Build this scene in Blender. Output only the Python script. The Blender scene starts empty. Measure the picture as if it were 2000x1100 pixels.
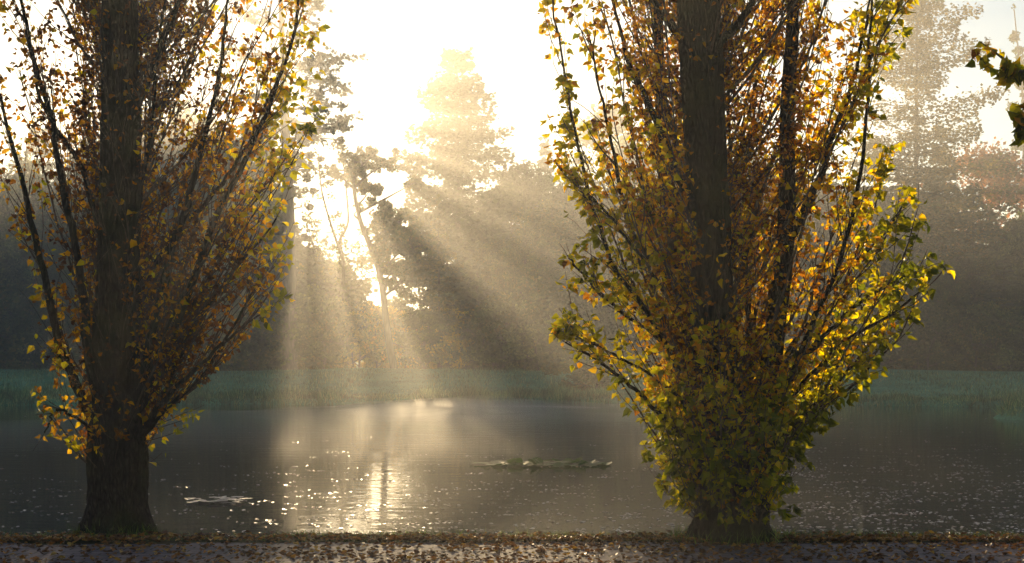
import bpy, math, random
import numpy as np

# ------------------------------------------------------------------ camera, sky, sun, exposure
S = bpy.context.scene
F = 2778.0                      # focal length in photo pixels (50 mm on 36 mm, 2000 px wide)
HZ = 725.0                      # horizon row
CH = 1.4                        # camera height over the path
cam_d = bpy.data.cameras.new('camera')
cam_d.lens = 50; cam_d.sensor_width = 36; cam_d.shift_y = 175 / 2000.0
cam_d.clip_start = 0.1; cam_d.clip_end = 5000
cam = bpy.data.objects.new('camera', cam_d); S.collection.objects.link(cam)
cam.location = (0, 0, CH); cam.rotation_euler = (math.pi / 2, 0, 0)
S.camera = cam

SUNV = np.array([(592 - 1000) / F, 1.0, (HZ - 208) / F]); SUNV /= np.linalg.norm(SUNV)
SUN_EL = math.asin(SUNV[2]); SUN_AZ = math.atan2(SUNV[0], SUNV[1])
w = bpy.data.worlds.new('World'); S.world = w; w.use_nodes = True
nt = w.node_tree; bg = nt.nodes['Background']
sky = nt.nodes.new('ShaderNodeTexSky'); sky.sky_type = 'NISHITA'; sky.sun_disc = False
sky.sun_elevation = SUN_EL; sky.sun_rotation = SUN_AZ
sky.air_density = 1.0; sky.dust_density = 0.0; sky.ozone_density = 1.0
nt.links.new(sky.outputs[0], bg.inputs[0]); bg.inputs[1].default_value = 0.066

sun_d = bpy.data.lights.new('sun', 'SUN'); sun_d.energy = 5.0; sun_d.angle = math.radians(0.5)
sun_d.color = (1.0, 0.735, 0.405)
sun = bpy.data.objects.new('sun', sun_d); S.collection.objects.link(sun)
from mathutils import Vector
sun.rotation_euler = Vector(SUNV).to_track_quat('Z', 'Y').to_euler()
sun.location = (-30, 200, 60)

S.view_settings.view_transform = 'Standard'; S.view_settings.look = 'None'
S.view_settings.exposure = 1.0; S.view_settings.gamma = 1.0
S.render.engine = 'CYCLES'
S.cycles.use_denoising = True
S.cycles.max_bounces = 6; S.cycles.diffuse_bounces = 2; S.cycles.glossy_bounces = 2
S.cycles.transmission_bounces = 4; S.cycles.volume_bounces = 0; S.cycles.transparent_max_bounces = 4
S.cycles.sample_clamp_indirect = 8.0
S.cycles.caustics_reflective = False; S.cycles.caustics_refractive = False

HAZE_DENSITY = 0.0023
HAZE_G = 0.67

# ------------------------------------------------------------------ helpers
rng = np.random.default_rng(11)
random.seed(5)
def at(px, py, Y):
    return np.array([(px - 1000) / F * Y, Y, CH + (HZ - py) / F * Y])
def sst(a, b, t):
    t = np.clip((t - a) / (b - a), 0, 1); return t * t * (3 - 2 * t)
def unit(v):
    v = np.asarray(v, float); return v / (np.linalg.norm(v, axis=-1, keepdims=True) + 1e-9)

class MB:
    def __init__(self): self.v = []; self.f = []; self.n = 0; self.a = []
    def add(self, v, f, a=None):
        v = np.asarray(v, float).reshape(-1, 3); f = np.asarray(f, int)
        self.v.append(v); self.f.append(f + self.n); self.n += len(v)
        self.a.append(np.full(len(v), 0.5) if a is None else np.asarray(a, float))
    def tube(self, P, R, sides=6, cap=True, rough=0.0):
        P = np.asarray(P, float); R = np.asarray(R, float) * np.ones(len(P)); n = len(P)
        T = np.gradient(P, axis=0); T = unit(T)
        ref = unit(np.array([0.31, 1.0, 0.13])); 
        if abs(np.dot(unit(P[-1] - P[0]), ref)) > 0.9: ref = np.array([0.0, 0.1, 1.0])
        U = unit(np.cross(T, ref)); W = np.cross(T, U)
        th = np.linspace(0, 2 * np.pi, sides, endpoint=False)
        rr = R[:, None] * (1 + rough * rng.standard_normal((n, sides))) if rough else R[:, None] * np.ones((1, sides))
        V = P[:, None] + rr[..., None] * (np.cos(th)[None, :, None] * U[:, None] + np.sin(th)[None, :, None] * W[:, None])
        i = np.arange(n - 1)[:, None]; j = np.arange(sides)[None]; k = (j + 1) % sides
        q = np.stack([i * sides + j, i * sides + k, (i + 1) * sides + k, (i + 1) * sides + j], -1).reshape(-1, 4)
        self.add(V.reshape(-1, 3), q)
        if cap:
            e = (n - 1) * sides
            c = np.array([P[-1] + T[-1] * R[-1]])
            base = self.n - n * sides
            self.v.append(c); self.a.append(np.array([0.5])); ci = self.n; self.n += 1
            jj = np.arange(sides)
            self.f.append(np.stack([base + e + jj, base + e + (jj + 1) % sides, np.full(sides, ci), np.full(sides, ci)], -1))
    def leaves(self, P, D, N, size, tmpl, faces, a=None, fold=None, width=None):
        """place a leaf template: D = direction of the midrib, N = face normal"""
        n = len(P)
        if n == 0: return
        D = unit(D); X = unit(np.cross(D, N)); Z = np.cross(X, D)
        t = np.asarray(tmpl, float); k = len(t)
        size = np.broadcast_to(size, (n,)); fold = np.ones(n) if fold is None else fold
        width = np.ones(n) if width is None else width
        V = P[:, None] + size[:, None, None] * ((width[:, None] * t[None, :, 0])[..., None] * X[:, None] + t[None, :, 1, None] * D[:, None] + (fold[:, None] * t[None, :, 2])[..., None] * Z[:, None])
        f = np.asarray(faces)[None] + (np.arange(n) * k)[:, None, None]
        aa = None if a is None else np.repeat(a, k)
        self.add(V.reshape(-1, 3), f.reshape(-1, f.shape[-1]), aa)
    def mesh(self, name, smooth=False, attr=False):
        V = np.concatenate(self.v); Fq = np.concatenate(self.f)
        me = bpy.data.meshes.new(name)
        tri = Fq[:, 2] == Fq[:, 3]
        cnt = np.where(tri, 3, 4)
        loops = np.where(np.arange(4)[None] < cnt[:, None], Fq, -1).reshape(-1); loops = loops[loops >= 0]
        me.vertices.add(len(V)); me.vertices.foreach_set('co', V.astype(np.float32).ravel())
        me.loops.add(len(loops)); me.loops.foreach_set('vertex_index', loops.astype(np.int32))
        me.polygons.add(len(Fq)); st = np.concatenate([[0], np.cumsum(cnt)[:-1]])
        me.polygons.foreach_set('loop_start', st.astype(np.int32))
        me.polygons.foreach_set('use_smooth', np.full(len(Fq), smooth))
        if attr:
            at_ = me.attributes.new('tint', 'FLOAT', 'POINT'); at_.data.foreach_set('value', np.concatenate(self.a).astype(np.float32))
        me.update(calc_edges=True); me.validate()
        return me
    def build(self, name, mat, parent=None, smooth=False, attr=False):
        me = self.mesh(name, smooth, attr); me.materials.append(mat)
        return link(name, me, parent)

def link(name, me, parent=None):
    o = bpy.data.objects.new(name, me); S.collection.objects.link(o)
    if parent is not None: o.parent = parent
    return o
def tag(o, label=None, cat=None, group=None, kind=None):
    if label: o['label'] = label
    if cat: o['category'] = cat
    if group: o['group'] = group
    if kind: o['kind'] = kind
    return o
def empty(name, loc, rz=0.0, sc=1.0):
    o = bpy.data.objects.new(name, None); S.collection.objects.link(o)
    o.empty_display_size = 0.2
    o.location = [float(c) for c in loc]; o.rotation_euler = (0, 0, rz)
    o.scale = sc if hasattr(sc, '__len__') else (sc, sc, sc)
    return o
def curve(pts, n):
    """Catmull-Rom through the points, n samples"""
    p = np.asarray(pts, float); p = np.vstack([2 * p[0] - p[1], p, 2 * p[-1] - p[-2]])
    m = len(p) - 3; out = []
    for t in np.linspace(0, m - 1e-6, n):
        i = int(t); u = t - i; a, b, c, d = p[i:i + 4]
        out.append(0.5 * (2 * b + (c - a) * u + (2 * a - 5 * b + 4 * c - d) * u * u + (3 * b - a - 3 * c + d) * u ** 3))
    return np.array(out)

# ------------------------------------------------------------------ materials
def mat(name):
    m = bpy.data.materials.new(name); m.use_nodes = True
    t = m.node_tree; t.nodes.clear()
    o = t.nodes.new('ShaderNodeOutputMaterial')
    return m, t, o
def N(t, ty, **kw):
    n = t.nodes.new(ty)
    for k, v in kw.items():
        if k in n.inputs: n.inputs[k].default_value = v
        else: setattr(n, k, v)
    return n
def ramp(t, stops, fac=None, interp='LINEAR'):
    r = t.nodes.new('ShaderNodeValToRGB'); cr = r.color_ramp; cr.interpolation = interp
    while len(cr.elements) < len(stops): cr.elements.new(0.5)
    for e, (p, c) in zip(cr.elements, stops): e.position = p; e.color = (*c, 1)
    if fac is not None: t.links.new(fac, r.inputs[0])
    return r
def coords(t, kind='Object', scale=(1, 1, 1)):
    c = t.nodes.new('ShaderNodeTexCoord'); m = t.nodes.new('ShaderNodeMapping')
    m.inputs['Scale'].default_value = scale
    t.links.new(c.outputs[kind], m.inputs[0]); return m.outputs[0]

def bark_mat(name, dark, light, vscale=(13, 13, 3.6), bump=1.0, moss=None):
    m, t, o = mat(name); L = t.links.new
    b = N(t, 'ShaderNodeBsdfPrincipled', Roughness=0.9); b.inputs['Specular IOR Level'].default_value = 0.15
    v = coords(t, 'Object', vscale)
    n1 = N(t, 'ShaderNodeTexNoise', Scale=2.2, Detail=6.0, Roughness=0.62); L(v, n1.inputs['Vector'])
    vo = N(t, 'ShaderNodeTexVoronoi', Scale=2.6, feature='DISTANCE_TO_EDGE'); L(v, vo.inputs['Vector'])
    mu = N(t, 'ShaderNodeMath', operation='MULTIPLY_ADD'); L(n1.outputs[0], mu.inputs[0]); mu.inputs[1].default_value = 0.8
    L(vo.outputs['Distance'], mu.inputs[2])
    r = ramp(t, [(0.3, dark), (0.8, light)], mu.outputs[0])
    col = r.outputs[0]
    if moss:
        n2 = N(t, 'ShaderNodeTexNoise', Scale=1.3, Detail=4.0); L(coords(t, 'Object'), n2.inputs['Vector'])
        rm = ramp(t, [(0.48, (0, 0, 0)), (0.62, (1, 1, 1))], n2.outputs[0])
        mx = N(t, 'ShaderNodeMix', data_type='RGBA'); L(rm.outputs[0], mx.inputs[0]); L(col, mx.inputs[6]); mx.inputs[7].default_value = (*moss, 1)
        col = mx.outputs[2]
    L(col, b.inputs['Base Color'])
    bp = N(t, 'ShaderNodeBump', Strength=bump, Distance=0.06); L(mu.outputs[0], bp.inputs['Height']); L(bp.outputs[0], b.inputs['Normal'])
    L(b.outputs[0], o.inputs[0]); return m

def leaf_mat(name, stops, trans=0.55, gain=1.6, rough=0.42, jitter=0.35, attr=True):
    m, t, o = mat(name); L = t.links.new
    g = N(t, 'ShaderNodeNewGeometry')
    if attr:
        a = N(t, 'ShaderNodeAttribute', attribute_name='tint'); fac = a.outputs['Fac']
    else: fac = g.outputs['Random Per Island']
    r = ramp(t, stops, fac)
    # per-leaf brightness
    hv = N(t, 'ShaderNodeHueSaturation')
    mm = N(t, 'ShaderNodeMath', operation='MULTIPLY_ADD'); L(g.outputs['Random Per Island'], mm.inputs[0]); mm.inputs[1].default_value = jitter * 2; mm.inputs[2].default_value = 1 - jitter
    L(mm.outputs[0], hv.inputs['Value']); L(r.outputs[0], hv.inputs['Color'])
    if not attr:
        oi = N(t, 'ShaderNodeObjectInfo'); h2 = N(t, 'ShaderNodeHueSaturation'); L(hv.outputs[0], h2.inputs['Color'])
        q1 = N(t, 'ShaderNodeMapRange'); L(oi.outputs['Random'], q1.inputs[0]); q1.inputs[3].default_value = .6; q1.inputs[4].default_value = 1.35; L(q1.outputs[0], h2.inputs['Value'])
        q2 = N(t, 'ShaderNodeMapRange'); L(oi.outputs['Random'], q2.inputs[0]); q2.inputs[3].default_value = .53; q2.inputs[4].default_value = .475; L(q2.outputs[0], h2.inputs['Hue'])
        no = N(t, 'ShaderNodeTexNoise', Scale=.75, Detail=2.0); L(coords(t, 'Object'), no.inputs['Vector'])
        q3 = N(t, 'ShaderNodeMapRange'); L(no.outputs[0], q3.inputs[0]); q3.inputs[1].default_value = .35; q3.inputs[2].default_value = .65; q3.inputs[3].default_value = .55; q3.inputs[4].default_value = 1.5
        h3 = N(t, 'ShaderNodeHueSaturation'); L(h2.outputs[0], h3.inputs['Color']); L(q3.outputs[0], h3.inputs['Value'])
        hv = h3
    b = N(t, 'ShaderNodeBsdfPrincipled', Roughness=rough); b.inputs['Specular IOR Level'].default_value = 0.35
    L(hv.outputs[0], b.inputs['Base Color'])
    tr = N(t, 'ShaderNodeBsdfTranslucent')
    hs = N(t, 'ShaderNodeHueSaturation', Value=gain, Saturation=1.12); L(hv.outputs[0], hs.inputs['Color']); L(hs.outputs[0], tr.inputs[0])
    mx = N(t, 'ShaderNodeMixShader', Fac=trans); L(b.outputs[0], mx.inputs[1]); L(tr.outputs[0], mx.inputs[2])
    L(mx.outputs[0], o.inputs[0]); return m

M = {}
M['poplar_bark'] = bark_mat('poplar bark', (0.010, 0.008, 0.0065), (0.062, 0.05, 0.04), moss=(0.03, 0.032, 0.014))
M['twig'] = bark_mat('twig bark', (0.05, 0.038, 0.028), (0.16, 0.12, 0.085), (20, 20, 4), 0.2)
M['far_bark'] = bark_mat('far bark', (0.05, 0.04, 0.03), (0.16, 0.13, 0.10), (2, 2, 0.5), 0.6)
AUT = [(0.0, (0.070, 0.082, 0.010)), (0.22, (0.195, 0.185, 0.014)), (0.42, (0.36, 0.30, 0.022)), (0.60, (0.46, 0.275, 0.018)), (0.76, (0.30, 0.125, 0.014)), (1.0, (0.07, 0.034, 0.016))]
M['poplar_leaf'] = leaf_mat('poplar leaf', AUT, 0.68, 2.4, .45, .45)
M['dead_leaf'] = leaf_mat('fallen leaf', [(0, (0.05, 0.025, 0.015)), (0.5, (0.14, 0.065, 0.025)), (0.8, (0.26, 0.11, 0.025)), (1, (0.34, 0.22, 0.05))], 0.25, 1.5, 0.5)
M['oak_leaf'] = leaf_mat('oak leaf', [(0, (0.05, 0.075, 0.02)), (0.7, (0.085, 0.095, 0.022)), (1, (0.14, 0.11, 0.028))], 0.5, 1.5, 0.6, 0.12, False)
M['green_leaf'] = leaf_mat('green leaf', [(0, (0.035, 0.06, 0.015)), (1, (0.10, 0.12, 0.03))], 0.45, 1.5, 0.6, 0.12, False)
M['rust_leaf'] = leaf_mat('rust leaf', [(0, (0.14, 0.07, 0.03)), (1, (0.30, 0.14, 0.05))], 0.5, 1.5, 0.6, 0.12, False)
M['gold_leaf'] = leaf_mat('gold leaf', [(0, (0.14, 0.15, 0.02)), (1, (0.34, 0.22, 0.03))], 0.55, 1.6, 0.6, 0.12, False)
M['needle'] = leaf_mat('needle', [(0, (0.03, 0.055, 0.022)), (1, (0.075, 0.095, 0.03))], 0.3, 1.4, 0.6, 0.12, False)
M['larch'] = leaf_mat('larch needle', [(0, (0.07, 0.085, 0.03)), (1, (0.20, 0.14, 0.04))], 0.4, 1.5, 0.6, 0.12, False)
M['grass'] = leaf_mat('grass blade', [(0, (0.03, 0.06, 0.012)), (1, (0.11, 0.14, 0.03))], 0.45, 1.5, 0.5, 0.35, False)
M['reed'] = leaf_mat('bank grass', [(0, (0.05, 0.12, 0.05)), (.75, (0.11, 0.19, 0.08)), (1, (0.17, 0.17, 0.07))], 0.45, 1.4, 0.5, 0.35, False)
M['lily'] = leaf_mat('lily pad', [(0, (0.045, 0.085, 0.02)), (1, (0.12, 0.15, 0.03))], 0.4, 1.6, 0.6, 0.35, True)
M['fleck'] = leaf_mat('floating leaf', [(0, (0.30, 0.26, 0.22)), (0.85, (0.60, 0.58, 0.55)), (1, (0.40, 0.16, 0.05))], 0.15, 1.1, 0.32, 0.3, True)  # on the floating leaves the pale tones stand in for sky glints

def ground_mat():
    m, t, o = mat('meadow and bank'); L = t.links.new
    b = N(t, 'ShaderNodeBsdfPrincipled', Roughness=0.95); b.inputs['Specular IOR Level'].default_value = 0.1
    v = coords(t, 'Object')
    n1 = N(t, 'ShaderNodeTexNoise', Scale=0.25, Detail=8.0, Roughness=0.65); L(v, n1.inputs['Vector'])
    n2 = N(t, 'ShaderNodeTexNoise', Scale=9.0, Detail=6.0, Roughness=0.7); L(v, n2.inputs['Vector'])
    r = ramp(t, [(0.3, (0.08, 0.22, 0.12)), (0.55, (0.12, 0.33, 0.18)), (0.75, (0.19, 0.40, 0.23))], n1.outputs[0])
    r2 = ramp(t, [(0.3, (0.45, 0.45, 0.45)), (0.7, (1.2, 1.2, 1.2))], n2.outputs[0])
    mx = N(t, 'ShaderNodeMix', data_type='RGBA', blend_type='MULTIPLY'); mx.inputs[0].default_value = 1
    sx = N(t, 'ShaderNodeSeparateXYZ'); L(v, sx.inputs[0]); nr = N(t, 'ShaderNodeMapRange'); L(sx.outputs['Y'], nr.inputs[0]); nr.inputs[1].default_value = 30; nr.inputs[2].default_value = 50
    so = ramp(t, [(0.35, (0.03, 0.022, 0.014)), (0.65, (0.05, 0.055, 0.02))], n2.outputs[0])
    m3 = N(t, 'ShaderNodeMix', data_type='RGBA'); L(nr.outputs[0], m3.inputs[0]); L(so.outputs[0], m3.inputs[6]); L(r.outputs[0], m3.inputs[7])
    L(m3.outputs[2], mx.inputs[6]); L(r2.outputs[0], mx.inputs[7]); L(mx.outputs[2], b.inputs['Base Color'])
    bp = N(t, 'ShaderNodeBump', Strength=0.6, Distance=0.05); L(n2.outputs[0], bp.inputs['Height']); L(bp.outputs[0], b.inputs['Normal'])
    L(b.outputs[0], o.inputs[0]); return m
M['ground'] = ground_mat()

def path_mat():
    m, t, o = mat('brick pavers'); L = t.links.new
    b = N(t, 'ShaderNodeBsdfPrincipled', Roughness=0.8); b.inputs['Specular IOR Level'].default_value = 0.05
    v = coords(t, 'Object')
    br = N(t, 'ShaderNodeTexBrick', Scale=1.0); L(v, br.inputs['Vector'])
    br.inputs['Brick Width'].default_value = 0.21; br.inputs['Row Height'].default_value = 0.105; br.inputs['Mortar Size'].default_value = 0.008
    br.inputs['Color1'].default_value = (0.19, 0.16, 0.20, 1); br.inputs['Color2'].default_value = (0.13, 0.115, 0.15, 1); br.inputs['Mortar'].default_value = (0.035, 0.03, 0.027, 1)
    n = N(t, 'ShaderNodeTexNoise', Scale=6.0, Detail=8.0, Roughness=0.7); L(v, n.inputs['Vector'])
    r = ramp(t, [(0.3, (0.55, 0.55, 0.55)), (0.7, (1.15, 1.1, 1.05))], n.outputs[0])
    mx = N(t, 'ShaderNodeMix', data_type='RGBA', blend_type='MULTIPLY'); mx.inputs[0].default_value = 1
    L(br.outputs[0], mx.inputs[6]); L(r.outputs[0], mx.inputs[7]); L(mx.outputs[2], b.inputs['Base Color'])
    rr = N(t, 'ShaderNodeMapRange'); L(n.outputs[0], rr.inputs[0]); rr.inputs[3].default_value = 0.55; rr.inputs[4].default_value = 0.85; L(rr.outputs[0], b.inputs['Roughness'])
    ad = N(t, 'ShaderNodeMath', operation='MULTIPLY_ADD'); L(br.outputs['Fac'], ad.inputs[0]); ad.inputs[1].default_value = -1.0; L(n.outputs[0], ad.inputs[2])
    bp = N(t, 'ShaderNodeBump', Strength=0.7, Distance=0.012); L(ad.outputs[0], bp.inputs['Height']); L(bp.outputs[0], b.inputs['Normal'])
    L(b.outputs[0], o.inputs[0]); return m
M['path'] = path_mat()

def water_mat():
    m, t, o = mat('pond water'); L = t.links.new
    b = N(t, 'ShaderNodeBsdfPrincipled', Roughness=0.02, IOR=1.38)
    b.inputs['Base Color'].default_value = (0.022, 0.017, 0.012, 1)
    v = coords(t, 'Object', (0.55, 1.7, 1))
    n1 = N(t, 'ShaderNodeTexNoise', Scale=1.6, Detail=3.0, Roughness=0.55); L(v, n1.inputs['Vector'])
    v2 = coords(t, 'Object', (2.0, 6.0, 1))
    n2 = N(t, 'ShaderNodeTexNoise', Scale=1.5, Detail=2.0); L(v2, n2.inputs['Vector'])
    ad = N(t, 'ShaderNodeMath', operation='MULTIPLY_ADD'); L(n2.outputs[0], ad.inputs[0]); ad.inputs[1].default_value = 0.22; L(n1.outputs[0], ad.inputs[2])
    bp = N(t, 'ShaderNodeBump', Strength=0.5, Distance=0.011); L(ad.outputs[0], bp.inputs['Height']); L(bp.outputs[0], b.inputs['Normal'])
    L(b.outputs[0], o.inputs[0]); return m
M['water'] = water_mat()

# ------------------------------------------------------------------ the ground, path, water
def shore(x):
    s = 71 + 2.2 * np.sin(x * 0.11 + 0.6) + 1.0 * np.sin(x * 0.37) + 0.6 * np.sin(x * 0.9 + 1) + 0.35 * np.sin(x * 2.3) + 0.25 * np.sin(x * 3.9 + 2)
    s = s - 8 * sst(13, 22, x)
    return s
def gz(x, y):
    x = np.asarray(x, float); y = np.asarray(y, float)
    s = shore(x)
    near = 1 - sst(12.15, 13.9, y + 0.08 * np.sin(x * 1.7) + 0.05 * np.sin(x * 4.1))
    far = sst(-1.4, 0.8, y - s)
    z = -0.95 + 0.95 * np.maximum(near, far)
    up = sst(0, 1, (y - s) / (96 - s)) * 0.35 + 0.65 * np.clip((y - s) / (96 - s), 0, 1)
    z = z + far * (up * 1.45 + np.clip((y - 96) * 0.012, 0, 5) + 0.10 * np.sin(x * 0.21 + y * 0.1) * np.clip((y - s) / 10, 0, 1))
    isl = np.exp(-(((x - 18.6) / 1.9) ** 2 + ((y - 49) / 3.0) ** 2) * 1.2)
    z = np.maximum(z, -0.95 + 1.12 * np.clip(isl * 1.8, 0, 1))
    return z
WZ = -0.25
def build_ground():
    xs = np.concatenate([np.linspace(-400, -60, 18)[:-1], np.linspace(-60, 60, 241), np.linspace(60, 400, 18)[1:]])
    ys = np.concatenate([np.linspace(-60, 8, 12)[:-1], np.linspace(8, 15, 71)[:-1], np.linspace(15, 44, 16)[:-1], np.linspace(44, 100, 150)[:-1], np.linspace(100, 520, 40)])
    X, Y = np.meshgrid(xs, ys); Z = gz(X, Y)
    Z = Z - 0.02 * (Y < 11.7)                       # lies just under the pavers
    n, m = X.shape
    i = np.arange(n - 1)[:, None]; j = np.arange(m - 1)[None]
    q = np.stack([i * m + j, i * m + j + 1, (i + 1) * m + j + 1, (i + 1) * m + j], -1).reshape(-1, 4)
    b = MB(); b.add(np.stack([X, Y, Z], -1), q)
    tag(b.build('ground', M['ground'], smooth=True), kind='structure')
    b = MB()
    xs = np.linspace(-60, 60, 400); e = 11.60 + 0.06 * np.sin(xs * 2.3) + 0.04 * np.sin(xs * 7.1) + 0.05 * np.sin(xs * .9 + 1) + .02 * np.sin(xs * 17)
    V = np.concatenate([np.stack([xs, np.full_like(xs, -20), 0 * xs], -1), np.stack([xs, e, 0 * xs], -1), np.stack([xs, e + .004, 0 * xs - .04], -1)])
    k = np.arange(399)
    b.add(V, np.concatenate([np.stack([k, k + 1, 400 + k + 1, 400 + k], -1), np.stack([400 + k, 401 + k, 801 + k, 800 + k], -1)]))
    tag(b.build('path', M['path']), kind='structure')
    b = MB(); b.add([[-110, 12.2, WZ], [110, 12.2, WZ], [110, 74.6, WZ], [-110, 74.6, WZ]], [[0, 1, 2, 3]])
    tag(b.build('water', M['water']), kind='structure')
build_ground()

# ------------------------------------------------------------------ the haze
def build_haze():
    b = MB(); x0, x1, y0, y1, z0, z1 = -420, 420, -70, 540, -1.95, 36
    v = [[x, y, z] for z in (z0, z1) for y in (y0, y1) for x in (x0, x1)]
    b.add(v, [[0, 2, 3, 1], [4, 5, 7, 6], [0, 1, 5, 4], [2, 6, 7, 3], [0, 4, 6, 2], [1, 3, 7, 5]])
    m, t, o = mat('haze air')
    pv = t.nodes.new('ShaderNodeVolumePrincipled')
    pv.inputs['Color'].default_value = (0.95, 0.95, 0.95, 1)
    pv.inputs['Density'].default_value = HAZE_DENSITY
    pv.inputs['Anisotropy'].default_value = HAZE_G
    t.links.new(pv.outputs[0], o.inputs['Volume'])
    m.cycles.homogeneous_volume = True
    tag(b.build('haze', m), kind='stuff')
build_haze()

# low mist lying on the far half of the pond: three thin overlapping sheets of air
def build_mist(cx, cy, lx, ly, h, dens, ph):
    b = MB(); nr, na = 14, 72; q_ = np.linspace(0, 1, nr)[1:]; th = np.linspace(0, 2 * np.pi, na, endpoint=False)
    wob = 1 + .10 * np.sin(3 * th + ph) + .07 * np.sin(5 * th + 2 * ph) + .04 * np.sin(9 * th + ph)
    X = cx + lx * q_[:, None] * (wob * np.cos(th))[None]; Yv = cy + ly * q_[:, None] * (wob * np.sin(th))[None]
    top = WZ + .035 + h * (1 - q_[:, None] ** 2) ** 1.5 * (1 + .18 * np.sin(X * .7 + ph) + .12 * np.sin(X * 1.5 + Yv * .6))
    V = [[cx, cy, WZ + .035 + h]]; V = np.vstack([V, np.stack([X, Yv, top], -1).reshape(-1, 3), [[cx, cy, WZ + .03]], np.stack([X[-1], Yv[-1], np.full(na, WZ + .03)], -1)])
    k = np.arange(na); k2 = (k + 1) % na; f = [np.stack([0 * k, 1 + k, 1 + k2, 1 + k2], -1)]
    for a in range(nr - 2): f.append(np.stack([1 + a * na + k, 1 + (a + 1) * na + k, 1 + (a + 1) * na + k2, 1 + a * na + k2], -1))
    c0 = 1 + (nr - 1) * na; e0 = 1 + (nr - 2) * na; b0 = c0 + 1
    f.append(np.stack([e0 + k, b0 + k, b0 + k2, e0 + k2], -1)); f.append(np.stack([c0 + 0 * k, b0 + k2, b0 + k, b0 + k], -1))
    b.add(V, np.concatenate(f))
    m, t, o = mat('mist air'); pv = t.nodes.new('ShaderNodeVolumePrincipled')
    pv.inputs['Color'].default_value = (.97, .96, .95, 1); pv.inputs['Density'].default_value = dens; pv.inputs['Anisotropy'].default_value = 0.55
    t.links.new(pv.outputs[0], o.inputs['Volume']); m.cycles.homogeneous_volume = True
    tag(b.build('mist', m), 'low golden mist drifting over the far half of the pond', 'mist', None, 'stuff')
build_mist(-2.6, 61.5, 5.6, 7, .5, .07, .4)
build_mist(-1.0, 57, 11, 11, .5, .022, 2.1)
build_mist(-4.0, 44, 14, 20, .4, .013, 4.0)

# ------------------------------------------------------------------ poplars
LEAF = [(0, 0, 0), (-.50, .27, .13), (-.34, .62, .14), (0, 1.08, -.10), (.34, .62, .14), (.50, .27, .13)]
LEAF_F = [[0, 3, 2, 1], [0, 5, 4, 3]]

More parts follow.
